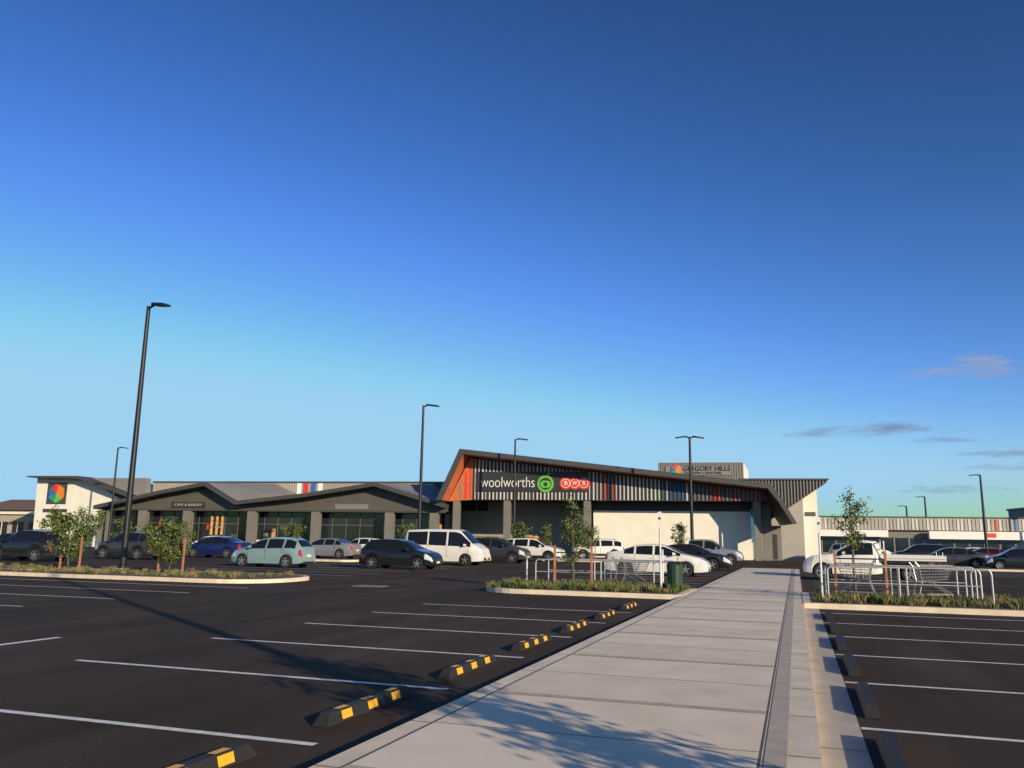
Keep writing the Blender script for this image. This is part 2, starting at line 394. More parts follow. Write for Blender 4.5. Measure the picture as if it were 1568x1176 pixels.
def car(name,kind,color,x,y,head,metal=0.0,extra=None,z=0):
    S=SPEC[kind]; P=paint(color,metal); L,W,zb0=S['L'],S['W'],S['zb']; r=S['r']; ra=r+.055
    e=empty(name,(x,y,z),math.radians(head))
    xs=set([p[0] for p in S['top']]+[p[0] for p in S['belt']]+list(S['win']))
    for a,b_ in S['pil']: xs|={a,b_}
    for wc in set(S['wh']):
        for k in range(13):
            xs.add(wc+ra*math.cos(math.pi*k/12))
        xs|={wc-ra-.001,wc+ra+.001}
    k=-L/2
    while k<L/2: xs.add(k); k+=.22
    xs|={-L/2+.17,L/2-.40}
    xs=sorted(v for v in xs if -L/2<=v<=L/2)
    out=[xs[0]]
    for v in xs[1:]:
        if v-out[-1]>.0008: out.append(v)
    xs=out
    def section(x):
        t=abs(x)/(L/2); w=W/2*(1-.20*t**7-.03*t**2)
        top=lerp_prof(S['top'],x); belt=min(lerp_prof(S['belt'],x),top-.012)
        zb=zb0+.06*t**8
        for wc in set(S['wh']):
            if abs(x-wc)<ra: zb=max(zb,r+math.sqrt(max(0,ra*ra-(x-wc)**2)))
        dz=top-belt
        wr=w-.07-.24*min(1,dz/.55) if kind!='van' else w-.06-.13*min(1,dz/.8)
        hh=belt-zb
        return [(0,zb),(w-.12,zb),(w-.03,zb+.0*hh),(w-.01,zb+.25*hh),(w,zb+.55*hh),(w-.015,zb+.86*hh),(w-.06,belt),
                (wr,belt+.84*dz),(wr-.07,belt+.965*dz),(wr*.55,top),(0,top+.012)]
    secs=[section(v) for v in xs]; n=len(secs[0])
    b=MB()
    def inr(a,b_,rg): return (a+b_)/2>rg[0] and (a+b_)/2<rg[1]
    for i in range(len(xs)-1):
        xa,xb=xs[i],xs[i+1]; xm=(xa+xb)/2
        for j in range(n-1):
            m=P
            if j==0: m=UNDER
            elif j==1: m=TRIM
            elif j==2 and kind in('suv',): m=TRIM
            if j==6 and inr(xa,xb,S['win']) and not any(inr(xa,xb,q) for q in S['pil']):
                m=CGLASS
            if j in (8,9) and any(inr(xa,xb,q) for q in S['scr']): m=CGLASS
            if j in (4,5) and xm>L/2-.40 and xm<L/2-.04: m=HEAD
            if j in (4,5) and xm<-L/2+.17 and kind not in('cab','dcab'): m=TAIL
            for sd in (1,-1):
                q=[(xa,sd*secs[i][j][0],secs[i][j][1]),(xb,sd*secs[i+1][j][0],secs[i+1][j][1]),(xb,sd*secs[i+1][j+1][0],secs[i+1][j+1][1]),(xa,sd*secs[i][j+1][0],secs[i][j+1][1])]
                if sd<0: q.reverse()
                b.poly(q,m)
    for idx in (0,-1):
        s=secs[idx]; x_=xs[idx]
        pts=[(x_,p[0],p[1]) for p in s]+[(x_,-p[0],p[1]) for p in reversed(s)][1:-1]
        b.poly(pts if idx==-1 else pts[::-1],P)
    me_o=b.obj("body",parent=e)
    bm=bmesh.new(); bm.from_mesh(me_o.data); bmesh.ops.remove_doubles(bm,verts=bm.verts,dist=.0004); bmesh.ops.recalc_face_normals(bm,faces=bm.faces)
    bm.to_mesh(me_o.data); bm.free()
    me_o.data.polygons.foreach_set("use_smooth",[True]*len(me_o.data.polygons)); me_o.data.set_sharp_from_angle(angle=math.radians(32))
    d=MB()
    d.box(-L/2+.15,L/2-.15,-(W/2-.3),W/2-.3,zb0-.02,zb0+.45,UNDER)
    for wc in sorted(set(S['wh'])):
        for sd in (1,-1):
            wheel(d,wc,sd*(W/2-.02),r,sd)
            d.box(wc-ra,wc+ra,*( (W/2-.34,W/2-.28) if sd>0 else (-W/2+.28,-W/2+.34)),zb0,r+ra-.03,UNDER)
    def seam(xx):
        s=section(xx)
        for sd in (1,-1):
            for j in (3,4,5):
                (y0,z0),(y1,z1)=s[j],s[j+1]
                d.poly([(xx-.009,sd*(y0+.004),z0),(xx+.009,sd*(y0+.004),z0),(xx+.009,sd*(y1+.004),z1),(xx-.009,sd*(y1+.004),z1)],UNDER)
    for q in S['pil']: seam((q[0]+q[1])/2)
    seam(S['win'][1]-.12)
    for q in S['pil']:
        hx=q[1]+.16
        s=section(hx-.25)
        for sd in (1,-1):
            yy=s[5][0]; zz=s[5][1]-.05
            a,c=sorted((sd*(yy+.0),sd*(yy+.035))); d.box(hx-.36,hx-.2,a,c,zz,zz+.03,P)
    mx=S['win'][1]-.28; s=section(mx); bz=s[6][1]
    for sd in (1,-1):
        a,c=sorted((sd*(W/2-.08),sd*(W/2+.15)))
        d.box(mx-.05,mx+.05,a,c,bz+.02,bz+.05,TRIM)
        a,c=sorted((sd*(W/2+.02),sd*(W/2+.2)))
        v=[(mx-.05,a,bz+.02),(mx+.09,a+.02,bz+.04),(mx+.09,c-.02,bz+.04),(mx-.05,c,bz+.02),(mx-.05,a,bz+.16),(mx+.06,a+.02,bz+.14),(mx+.06,c-.02,bz+.14),(mx-.05,c,bz+.16)]
        d.faces(v,[(0,3,2,1),(4,5,6,7),(0,1,5,4),(1,2,6,5),(2,3,7,6),(3,0,4,7)],P)
    d.box(L/2-.02,L/2+.012,-W*.27,W*.27,zb0+.08,zb0+.24,TRIM)
    d.box(L/2-.05,L/2+.02,-.19,.19,zb0+.13,zb0+.23,PLATE)
    if kind not in('cab','dcab'):
        d.box(-L/2-.02,-L/2+.05,-.19,.19,zb0+.35,zb0+.47,PLATE)
        d.box(-L/2-.015,-L/2+.05,-W*.3,W*.3,zb0,zb0+.12,TRIM)
    if kind=='cab':
        x1=-1.72; x0=-4.15
        wx=-2.75
        d.box(x0,x1,-.45,.45,.5,.66,UNDER)
        d.box(x0,x1,-.92,.92,.86,.92,TRIM); 
        for sd in (1,-1):
            a,c=sorted((sd*.90,sd*.93)); d.box(x0,x1,a,c,.92,1.16,P)
            a,c=sorted((sd*.935,sd*.945)); d.box(x0+.02,x1-.02,a,c,1.0,1.03,GALV)
            wheel(d,wx,sd*.89,.37,sd)
            a,c=sorted((sd*.62,sd*.93)); d.box(wx-.5,wx+.5,a,c,.79,.82,TRIM); d.box(wx-.53,wx-.5,a,c,.55,.82,TRIM)
            d.tube([(x1-.02,sd*.85,.92),(x1-.02,sd*.85,1.75)],.03,GALV)
            d.tube([(x0+.1,sd*.85,.92),(x0+.1,sd*.85,1.3)],.02,GALV)
        d.box(x0-.03,x0,-.93,.93,.92,1.16,P)
        d.box(x0-.05,x0,-.9,-.7,.7,.82,TAIL); d.box(x0-.05,x0,.7,.9,.7,.82,TAIL)
        for zz in (1.2,1.45,1.75): d.tube([(x1-.02,-.85,zz),(x1-.02,.85,zz)],.025,GALV)
    if kind=='dcab':
        x1=-1.93;x0=-3.4; wx=-2.55
        for sd in (1,-1):
            a,c=sorted((sd*.82,sd*.91)); 
            pts=[(x0,.55),(wx-.44,.55)]+[(wx-.43*math.cos(math.pi*k/8),.37+.43*math.sin(math.pi*k/8)) for k in range(1,8)]+[(wx+.44,.55),(x1,.4),(x1,1.12),(x0,1.1)]
            d.pxz(pts,a,c,P); wheel(d,wx,sd*.89,.37,sd)
            a,c=sorted((sd*.7,sd*.92)); d.box(x0-.02,x0,a,c,.75,1.05,TAIL)
        d.box(x0,x1,-.82,.82,.6,.66,UNDER); d.box(x0,x0+.05,-.82,.82,.5,1.1,P)
    if extra=='beacon':
        d.box(-.25,.25,-.5,.5,S['top'][5][1]+.02,S['top'][5][1]+.12,AMBER)
    if extra=='rack' or kind=='suv':
        for sd in (1,-1):
            s=section(-.5); d.tube([(-1.6,sd*(s[8][0]-.02),1.66),(-1.4,sd*(s[8][0]-.02),1.73),(.1,sd*(s[8][0]-.02),1.73),(.3,sd*(s[8][0]-.02),1.66)],.017,TRIM,6)
    d.obj("wheels_and_trim",parent=e)
    return e
BL=(.012,.013,.015); DG=(.04,.04,.043); WH=(.78,.74,.66); SL=(.33,.33,.34); BU=(.012,.02,.10); TL=(.21,.32,.33)
car("parked_station_wagon","suv",BL,-40.7,35.9,180)
car("parked_hatchback","suv",DG,-39.7,42.4,178)
car("parked_sedan","sedan",BU,-39.1,50.0,180)
car("parked_hatchback","hatch",TL,-25.7,37.3,181,.0)
car("parked_sedan","sedan",SL,-33.1,55.0,180,.4)
car("parked_hatchback","hatch",WH,-36.6,66.4,180)
car("parked_hatchback","hatch",BL,-19.4,39.4,-1)
car("parked_van","van",WH,-20.1,47,0)
car("parked_suv","suv",DG,-19.3,53.6,1)
car("parked_suv","suv",WH,-18.4,59.2,0,extra='beacon')
car("parked_suv","suv",WH,-16.7,73.0,200)
car("parked_sedan","sedan",WH,-6.3,40.2,0)
car("parked_sedan","sedan",BL,-6.0,49.9,1)
car("parked_pickup","dcab",SL,-5.6,63.0,0,.4)
car("parked_utility_truck","cab",WH,1.9,41.1,180)
car("parked_sedan","sedan",DG,10.8,69.2,180)
car("parked_hatchback","hatch",BL,14.5,66.4,180)
car("parked_suv","suv",BL,9.6,76.0,180)
car("parked_sedan","sedan",(.2,.02,.02),15.5,82,180)
car("parked_hatchback","hatch",SL,20.5,72,180,.4)
car("parked_suv","suv",WH,7.0,95,0)
car("parked_sedan","sedan",BL,-44.5,50.2,180)
car("parked_hatchback","hatch",WH,-46,58,180)
car("parked_sedan","sedan",DG,-27.5,61,180)
car("parked_hatchback","hatch",BL,-47.5,40.5,180)
car("parked_suv","suv",DG,-31.5,66,180)
car("parked_sedan","sedan",WH,16.5,91,0)
car("parked_hatchback","hatch",BL,11.5,88,180)
car("parked_suv","suv",DG,21.5,97,180)
car("parked_hatchback","hatch",WH,25,88,180)
car("parked_sedan","sedan",BL,18.8,78.0,180)
car("parked_suv","suv",SL,5.2,84,0,.4)

# ------------------------------------------------------------------ trolley bays
def hoop(b,p0,p1,h,r=.024,m=GALV,rad=.14):
    p0=Vector(p0);p1=Vector(p1); d=(p1-p0).normalized()
    pts=[p0,p0+Vector((0,0,h-rad))]
    for k in range(1,6):
        a=math.pi/2*k/6; pts.append(p0+d*(rad-rad*math.cos(a))+Vector((0,0,h-rad+rad*math.sin(a))))
    for k in range(5,0,-1):
        a=math.pi/2*k/6; pts.append(p1-d*(rad-rad*math.cos(a))+Vector((0,0,h-rad+rad*math.sin(a))))
    pts+= [p1+Vector((0,0,h-rad)),p1]
    b.tube(pts,r,m,8)
def bay(x0,x1,y0,y1,z=.13):
    e=empty("trolley_bay_rail",(x0,y0,z)); b=MB(); W=x1-x0; D=y1-y0
    for yy in (0,D):
        hoop(b,(0,yy,0),(W,yy,0),.92)
        b.tube([(0,yy,.5),(W,yy,.5)],.016,GALV); 
        for f in (.48,.53): b.tube([(W*f,yy,0),(W*f,yy,.91)],.022,GALV)
        hoop(b,(W*.94,yy,0),(W+.25,yy,0),.92)
    b.obj("rails",parent=e,smooth=50)
bay(-8.7,-4.3,28.3,29.9,0)
bay(.75,4.35,23.9,25.9,.1)
def trolley(x,y,rz,z=.136):
    e=empty("shopping_trolley",(x,y,z),rz); b=MB()
    r=.0075
    def P(u,v,w):
        x0=-.42+.06*(1-w); x1=.46-.14*(1-w); ww=(.27-.05*u)*(.8+.2*w)
        return (x0+(x1-x0)*u,v*ww,.52+(.42*w)+(.06*u*(1-w)))
    for w in (0,.2,.4,.6,.8,1):
        rr=r*1.4 if w==1 else r*.7
        for v in (-1,1): b.tube([P(0,v,w),P(1,v,w)],rr,WIRE,5)
        b.tube([P(1,-1,w),P(1,1,w)],rr,WIRE,5); b.tube([P(0,-1,w),P(0,1,w)],rr,WIRE,5)
    for i in range(11):
        u=i/10
        for v in (-1,1): b.tube([P(u,v,0),P(u,v,1)],r*.5,WIRE,5)
        b.tube([P(u,-1,0),P(u,1,0)],r*.5,WIRE,5)
    for i in range(6):
        v=-1+i/2.5
        b.tube([P(1,v,0),P(1,v,1)],r*.5,WIRE,5); b.tube([P(0,v,0),P(0,v,1)],r*.5,WIRE,5)
    b.obj("basket",parent=e)
    f=MB()
    for v in (-1,1):
        f.tube([(-.52,v*.26,1.02),(-.42,v*.26,.9),(-.36,v*.22,.5),(-.46,v*.25,.16)],.014,WIRE,7)
        f.tube([(-.46,v*.25,.16),(.42,v*.17,.18)],.014,WIRE,7)
        f.tube([(.42,v*.17,.18),(-.1,v*.2,.5)],.012,WIRE,7)
        for xx,yy in ((-.46,.25),(.4,.17)):
            f.disc_y(xx,.06,v*yy-.015,v*yy+.015,.06,RUB,12); f.tube([(xx,v*yy,.06),(xx,v*yy,.17)],.012,WIRE,6)
    f.tube([(-.52,-.27,1.02),(-.52,.27,1.02)],.02,HANDLE,8)
    f.obj("frame",parent=e)
trolley(1.5,25.1,math.pi); trolley(3.45,25.2,.2)
trolley(-5.3,29.1,.1,0); trolley(-5.6,29.1,.1,0)
def post(name,x,y,h,sign=None,z=.13,r=.03):
    e=empty(name,(x,y,z)); b=MB(); b.tube([(0,0,0),(0,0,h)],r,WPOST,10); b.tube([(0,0,h),(0,0,h+.03)],[r*1.2,r*.5],WPOST,10); b.obj("post",parent=e,smooth=40)
    if sign:
        s=MB(); w,hh,m=sign; s.box(-w/2,w/2,-.045,-.035,h-hh,h,m); s.box(-w/2+.03,w/2-.03,-.05,-.0455,h-hh*.45,h-hh*.3,DGREY); s.obj("sign_plate",parent=e)
post("trolley_bay_sign",-3.95,25.8,2.35,(.13,.5,WHT)); post("bollard",-4.35,28.9,1.3,z=0)
post("trolley_bay_sign",.62,25.0,2.2,(.12,.45,WHT)); post("bollard",-8.9,27.9,1.0,z=0)
lb=MB(); lb.tube([(0,0,0),(0,0,.05),(0,0,.75),(0,0,.8)],[.2,.22,.26,.22],mat("bin_green",(.02,.05,.03),.5),14); lb.box(-.2,.2,-.2,.2,.8,.86,BLK); lb.obj("litter_bin",loc=(-3.6,26.4,.13))

# ------------------------------------------------------------------ shopping centre
O=(-25.9,75.7,0); RZ=math.radians(7.55)
sc=empty("shopping_centre",O,RZ)
def roofz(s): return 10.0-(s+4.5)*.1144
c=MB()
def slab(b,pts,t,y0,y1,m):
    for (a,b1),(c1,d) in zip(pts,pts[1:]):
        b.pxz([(a,b1-t),(c1,d-t),(c1,d),(a,b1)],y0,y1,m)
outer=[(-4.6,10.05),(23.9,6.78),(24.9,5.3),(26.0,3.3),(25.6,3.3),(24.5,5.2),(23.65,6.35),(-4.25,9.55),(-6.25,5.15),(-6.8,5.15)]
c.pxz(outer,-2.2,7,DGREY)
c.obj("canopy_roof",parent=sc)
c=MB()
c.poly([(-4.22,-2.19,9.53),(-4.22,7,9.53),(-6.22,7,5.16),(-6.22,-2.19,5.16)],ORNG)
c.poly([(-4.24,-2.15,9.54),(23.6,-2.15,6.34),(23.6,-.01,6.34),(-4.24,-.01,9.54)],ORNG)
c.pxz([(-4.05,9.4),(-3.75,9.35),(-3.75,5.3),(-6.15,5.16),(-6.1,5.3)],.05,.5,ORNG)
c.obj("canopy_soffit",parent=sc)
c=MB()
c.pxz([(-3.75,5.3),(23.9,5.3),(23.5,roofz(23.5)-.42),(-3.75,roofz(-3.75)-.5)],0,.6,CHAR)
s_=-3.55
random.seed(3)
while s_<23.4:
    zt=roofz(s_)-.62
    m=STRIPE
    if 8.9<s_<9.2 or 9.6<s_<9.8: m=RED
    elif 9.2<=s_<=9.6 or 14.2<s_<14.5: m=TEAL
    elif 15<s_<16.4: m=BLUE
    elif 18.6<s_<19.6 or 20.7<s_<21.1 or s_>22.6 or 21.6<s_<21.9: m=RED
    elif s_>16.4: m=STRIPE if random.random()<.5 else COLG
    w=random.choice([.08,.11,.14])
    if s_<7.6 and s_>-3.5:
        c.box(s_,s_+w,-.08,-.002,5.33,6.05,m)
        if zt>8.1: c.box(s_,s_+w,-.08,-.002,8.0,zt,m)
    else: c.box(s_,s_+w,-.08,-.002,5.33,zt,m)
    s_+=.36
c.box(-4.6,-4.35,.04,.045,5.4,7.9,RED); c.box(-4.1,-3.95,.04,.045,5.4,8.9,RED); c.box(-5.1,-4.95,.04,.045,5.4,7.0,TEAL)
c.box(-3.45,7.6,-.12,-.003,6.1,7.9,CHAR)
c.obj("striped_fascia",parent=sc)
def text(body,x,z,y,width,height,m,name,par=sc,font_off=0.0,rz=0):
    cu=bpy.data.curves.new(name,'FONT'); cu.body=body; cu.extrude=.03; cu.align_x='CENTER'; cu.align_y='CENTER'; cu.size=1; cu.offset=font_off
    o=bpy.data.objects.new(name,cu); COL.objects.link(o); o.data.materials.append(m)
    bpy.context.view_layer.update()
    dx,dy=o.dimensions.x,o.dimensions.y
    o.scale=(width/dx,height/dy,1); o.rotation_euler=(math.pi/2,0,rz); o.location=(x,y,z); o.parent=par
    return o
text("woolworths",-.25,6.95,-.16,5.3,.98,WHT,"sign_lettering",font_off=-.012)
lg=MB()
lg.disc_y(3.45,6.85,-.19,-.13,.8,GREEN,32); lg.disc_y(3.45,6.85,-.20,-.1901,.58,CHAR,32); lg.disc_y(3.3,6.8,-.21,-.2001,.36,GREEN,24); lg.disc_y(3.62,6.8,-.215,-.2101,.34,GREEN,24); lg.disc_y(3.45,6.8,-.22,-.2151,.2,CHAR,24)
lg.pxz([(3.4,7.5),(3.55,7.45),(3.95,7.85),(3.7,7.9)],-.2,-.14,GREEN)
for i in range(3):
    xx=5.4+i*.86; lg.disc_y(xx,6.9,-.18-.001*i,-.13,.6,RED,28)
    lg.disc_y(xx,6.9,-.19,-.1831,.43,WHT,24); lg.disc_y(xx,6.9,-.20,-.1901,.38,RED,24)
lg.obj("store_logo",parent=sc)
for i,ch in enumerate("BWS"): text(ch,5.4+i*.86,6.9,-.21,(.3,.46,.3)[i],.38,WHT,"sign_letter",font_off=.012)
c=MB()
c.box(-6,23.6,.6,12.9,5.45,5.6,CHAR)
c.box(7.75,22.6,2.6,3.0,0,4.45,WHITE)
c.box(7.75,22.6,2.7,3.0,4.46,5.44,CHAR)  # dark strip built in as the canopy's shade along the wall top
c.box(-6.2,6.4,10,10.2,0,5.44,GLASS)
for k in range(11): 
    xx=-6.2+k*1.26; c.box(xx-.04,xx+.04,9.94,9.999,0,5.4,FRAME)
c.box(-6.2,6.4,9.93,9.998,3.2,3.35,FRAME); c.box(-6.2,6.4,9.9,9.998,4.6,5.4,DGREY)
c.box(6.4,7.74,3.2,12.3,0,5.44,GREYW)
for xx in (-5.4,-.35,7.4,22.9): c.box(xx-.32,xx+.32,.1,.75,0,5.29,COLG)
c.box(-.6,.1,.8,.82,3.3,3.9,CHAR)
c.box(23.5,24.3,2.0,2.4,0,5.2,COLG); c.box(24.32,25.3,3.5,3.8,0,3.2,COLG); c.box(24.4,24.9,3.45,3.499,.1,2.4,CHAR)
c.box(22.3,22.4,.0,.08,1.6,4.6,BLUE); c.box(22.42,22.5,.0,.08,1.6,4.6,TEAL)
for xx,w,m in ((-4.6,.9,ORN2),(-3.4,.6,RED),(1.3,.8,WHT),(3.4,.8,GREEN),(5.2,.6,RED)):
    c.box(xx,xx+w,9.6,9.63,.9,2.3,m); c.box(xx+.1,xx+w-.1,9.58,9.599,1.9,2.15,WHT)
c.obj("entry_walls_and_columns",parent=sc)
c=MB()
line=[(-44.5,4.44),(-36.8,6.06),(-31.9,6.9),(-28.3,5.0),(-20.8,5.8),(-13.5,6.9),(-6.3,4.85)]
slab(c,line,.38,-1.2,8,DGREY)
c.poly([(-31.7,-.9,6.86),(-28.3,-.9,5.05),(-24.5,7.8,5.6),(-28.5,7.8,7.3)],ROOFG)
c.poly([(-13.3,-.9,6.86),(-6.6,-.9,4.95),(-5.5,7.8,5.2),(-10.0,7.8,7.2)],ROOFG)
c.obj("gabled_awning",parent=sc)
c=MB()
for (a,za),(b_,zb) in zip(line,line[1:]):
    def hz(s): return za+(zb-za)*(s-a)/(b_-a)-.39
    aa,bb=a,b_
    if hz(a)<4.2: aa=a+(4.2-hz(a))*(b_-a)/(hz(b_)-hz(a))
    if hz(b_)<4.2: bb=a+(4.2-hz(a))*(b_-a)/(hz(b_)-hz(a))
    pts=[(aa,4.15),(bb,4.15),(bb,max(hz(bb),4.2)),(aa,max(hz(aa),4.2))]
    c.pxz(pts,.2,.5,GREYW)
c.box(-44.5,-6.5,.15,.52,4.0,4.14,DGREY)
c.box(-44.4,-6.5,1.6,1.8,0,4.4,GLASS)
for k in range(26):
    xx=-44.3+k*1.5; c.box(xx-.035,xx+.035,1.54,1.599,0,4.3,FRAME)
c.box(-44.4,-6.5,1.53,1.598,2.7,2.78,FRAME); c.box(-44.4,-6.5,1.5,1.598,0,.3,DGREY)
for xx in (-44.2,-39.5,-34.3,-27.0,-20.0,-12.2,-7.6): c.box(xx-.4,xx+.4,-.1,.7,0,3.99,COLG)
c.box(-36.2,-32.4,.12,.19,4.3,4.9,CHAR); c.box(-18,-14.5,.12,.19,4.3,4.8,ROOFG)
random.seed(11)
for k in range(40):
    xx=-44+k*.93; m=random.choice([GREYW,WHT,WARMP,BRICK,TEAL,COLG,BRICK,ROOFG,RED,MGREY]); 
    if random.random()<.6: w=random.uniform(.2,.8); z0=random.uniform(.6,2.6); c.box(xx,xx+w,1.5,1.53,z0,z0+random.uniform(.2,.9),m)
for xx in (-32.4,-31.8,-31.2): c.box(xx,xx+.3,1.45,1.49,1.6,3.6,WARMP)
c.obj("shopfronts",parent=sc)
c=MB()
random.seed(5)
def ribbed(b,x0,x1,y,z0,z1,fn,p=.3,dep=.06):
    x=x0
    while x<x1:
        m=fn(x)
        b.box(x,x+p*.5,y-dep,y-.001,z0,z1-.06,m); x+=p
def pm(x):
    if -42.5<x<-36.5: return WHT if int(x*10)%3==0 else MGREY
    if x>-10: return TEAL if int(x*10)%4==0 else (BLUE if int(x*10)%3==0 else CHAR)
    return MGREY
c.box(-44,28,8,40,0,7.45,MGREY)
ribbed(c,-44,-9.6,8,4.0,7.5,pm)
for xa,m in ((-25.2,RED),(-24.3,BLUE),(-26,WHT),(-23.5,WHT)): c.box(xa,xa+.55,7.9,7.935,5.5,7.4,m)
c.box(-10,-4,7.9,7.998,4.5,7.4,CHAR); ribbed(c,-9.8,-4.2,7.9,4.5,7.45,pm)
c.box(-44.1,28.1,7.85,8.3,7.451,7.6,DGREY)
for k in range(6):
    c.box(-38+k*6,-36.6+k*6,20,21.5,7.45,8.0,ROOFG)
c.obj("main_hall_parapet",parent=sc)
c=MB()
c.pxz([(-58.5,0),(-47,0),(-47,5.2),(-52.2,8.05),(-58.8,8.05)],7.0,30,WHITE)
c.pxz([(-58.95,8.05),(-52.2,8.05),(-44.0,5.4),(-44.0,5.15),(-52.2,7.75),(-58.95,7.9)],5.5,30,DGREY)
c.pxz([(-51.5,7.9),(-44.3,7.9),(-44.1,5.5)],6.9,7.8,ROOFG)
cx,cz=-55.9,6.1
cols=[ORN2,RED,BLUE,TEAL,GREEN,ORN2]
def globe(b,cx,cz,y,r):
    for i in range(6):
        a0=math.radians(60*i+20); pts=[(cx,cz)]+[(cx+r*(1-.12*(k/6))*math.cos(a0+math.radians(60)*k/6),cz+r*(1-.12*(k/6))*math.sin(a0+math.radians(60)*k/6)) for k in range(7)]
        b.pxz(pts,y-.05-.001*i,y-.002,cols[i])
c.box(-57.2,-54.6,6.94,6.9985,4.85,7.35,DGREY)
globe(c,cx,cz,6.93,1.1)
c.box(-57.5,-54.3,6.93,6.998,3.9,4.3,DGREY)
c.box(-57.0,-54.8,6.93,6.998,3.3,3.6,GREYW)
c.obj("end_block",parent=sc)
c=MB()
c.pxz([(24.5,0),(29.5,0),(29.5,7.3),(24.5,4.0)],9.0,30,WHITE)
c.pxz([(22.0,7.75),(30.2,7.75),(30.2,7.5),(24.9,3.9),(24.4,4.2),(22.0,7.0)],7.2,8.9,CHAR)
x=22.3
while x<30.0:
    zb=max(4.2,7.5-(30.2-x)*.67) if x>24.8 else 7.5-(x-22)*1.2
    c.box(x,x+.12,7.1,7.199,min(zb,7.4),7.7,COLG); x+=.3
c.box(21.9,30.4,7.0,9,7.751,7.9,DGREY)
globe(c,27.4,4.6,9.0,.75); c.box(28.3,29.3,8.93,8.998,4.3,4.7,GREYW)
c.obj("end_gable",parent=sc)
c=MB()
c.box(13.8,22.9,14,15.6,7.5,10.15,ROOFG)
x=13.8
while x<22.85: c.box(x,x+.12,13.94,13.999,7.5,10.1,COLG); x+=.27
c.pxz([(22.9,7.5),(23.4,7.5),(23.4,9.2),(22.9,10.15)],14,15.6,WHITE)
c.box(14.6,21.6,13.85,13.93,8.75,9.75,ROOFG)
globe(c,15.7,9.3,13.85,.62)
c.obj("roof_sign_box",parent=sc)
text("GREGORY HILLS",19.0,9.45,13.82,5.0,.5,BLK,"roof_sign_lettering")
text("TOWN CENTRE",18.6,8.98,13.82,4.0,.25,BLK,"roof_sign_lettering")
text("CAFE & BAKERY",-34.3,4.6,.08,3.2,.26,BRICK,"shop_lettering")

# low retail building to the right
lr=empty("retail_building",(1.5,131.5,0),RZ)
c=MB(); c.box(0,120,0,30,0,5.1,COLG); c.box(-.2,120,-.6,0,3.7,5.5,MGREY)
random.seed(9)
x=0
while x<70:
    m=random.choice([MGREY,STRIPE,MGREY,MGREY,STRIPE]); 
    if random.random()<.03: m=random.choice([RED,TEAL,BLUE])
    c.box(x,x+.28,-.68,-.602,3.75,5.35,m); x+=.5
c.box(-.3,120,-.75,.1,5.501,5.65,DGREY)
c.box(1,11,-1.6,-.7,2.7,3.65,WHT); c.box(16.5,29.5,-1.6,-.7,2.5,3.6,WHT); c.box(24,25.2,-1.65,-1.601,2.8,3.4,RED)
c.box(0,120,-.05,-.001,.4,2.6,GLASS)
for k in range(60): c.box(k*2,k*2+.2,-.12,-.051,0,2.7,COLG)
c.obj("walls",parent=lr)
rb=MB(); rb.box(0,20,0,12,0,7.2,CHAR); rb.box(-.2,20.2,-.2,12.2,7.2,7.5,DGREY); 
for k in range(8): rb.box(.6+k*2.4,2+k*2.4,-.05,-.001,3,5,GLASS)
rb.obj("dark_warehouse",loc=(34,140,0),rz=RZ)

c=MB(); c.box(-40,0,0,12,0,3.9,BRICK); c.box(-40.3,.3,-.4,12.3,3.9,4.2,WHITE)
for k in range(16): c.box(-39+k*2.5,-37.3+k*2.5,-.05,-.001,1.2,2.9,GLASS)
for k in range(16): c.box(-38.2+k*2.5,-38.1+k*2.5,-.09,-.051,1.2,2.9,WHITE)
c.obj("motel_building",loc=(-76,88,0),rz=RZ)
def house(x,y,w,d,h,rz):
    e=empty("suburban_house",(x,y,0),rz); b=MB(); b.box(0,w,0,d,0,h,BRICK)
    for k in range(int(w//3)): b.box(1+k*3,2.4+k*3,-.04,-.001,h-1.8,h-.6,GLASS)
    b.obj("walls",parent=e)
    r=MB(); r.faces([(-.5,-.5,h),(w+.5,-.5,h),(w+.5,d+.5,h),(-.5,d+.5,h),(w*.28,d/2,h+2.2),(w*.72,d/2,h+2.2)],[(0,1,5,4),(1,2,5),(2,3,4,5),(3,0,4),(0,3,2,1)],TILE); r.obj("roof",parent=e)
house(-150,118,15,10,5.6,.1); house(-130,122,12,10,3.8,.1); house(-172,116,14,10,4,.1); house(-114,135,13,10,4,0)
house(70,180,14,10,4,0); house(50,200,14,10,5.4,0)
dt=MB(); random.seed(21)
for i in range(9000):
    az=random.uniform(-1.15,.75); r=random.uniform(230,300); x=r*math.sin(az); y=r*math.cos(az)
    hm=3.0+2.2*math.sin(az*23)+1.5*math.sin(az*61+1)
    z=random.uniform(0,max(1.2,hm+1.5)); s=random.uniform(.5,1.3)
    a=random.uniform(0,3.14); dx=math.cos(a)*s; dy=math.sin(a)*s
    dt.poly([(x-dx,y-dy,z-s*.5),(x+dx,y+dy,z-s*.4),(x+dx*.6,y+dy*.6,z+s*.7),(x-dx*.7,y-dy*.7,z+s*.6)],LEAFD if random.random()<.6 else LEAFL)
dt.obj("distant_trees")

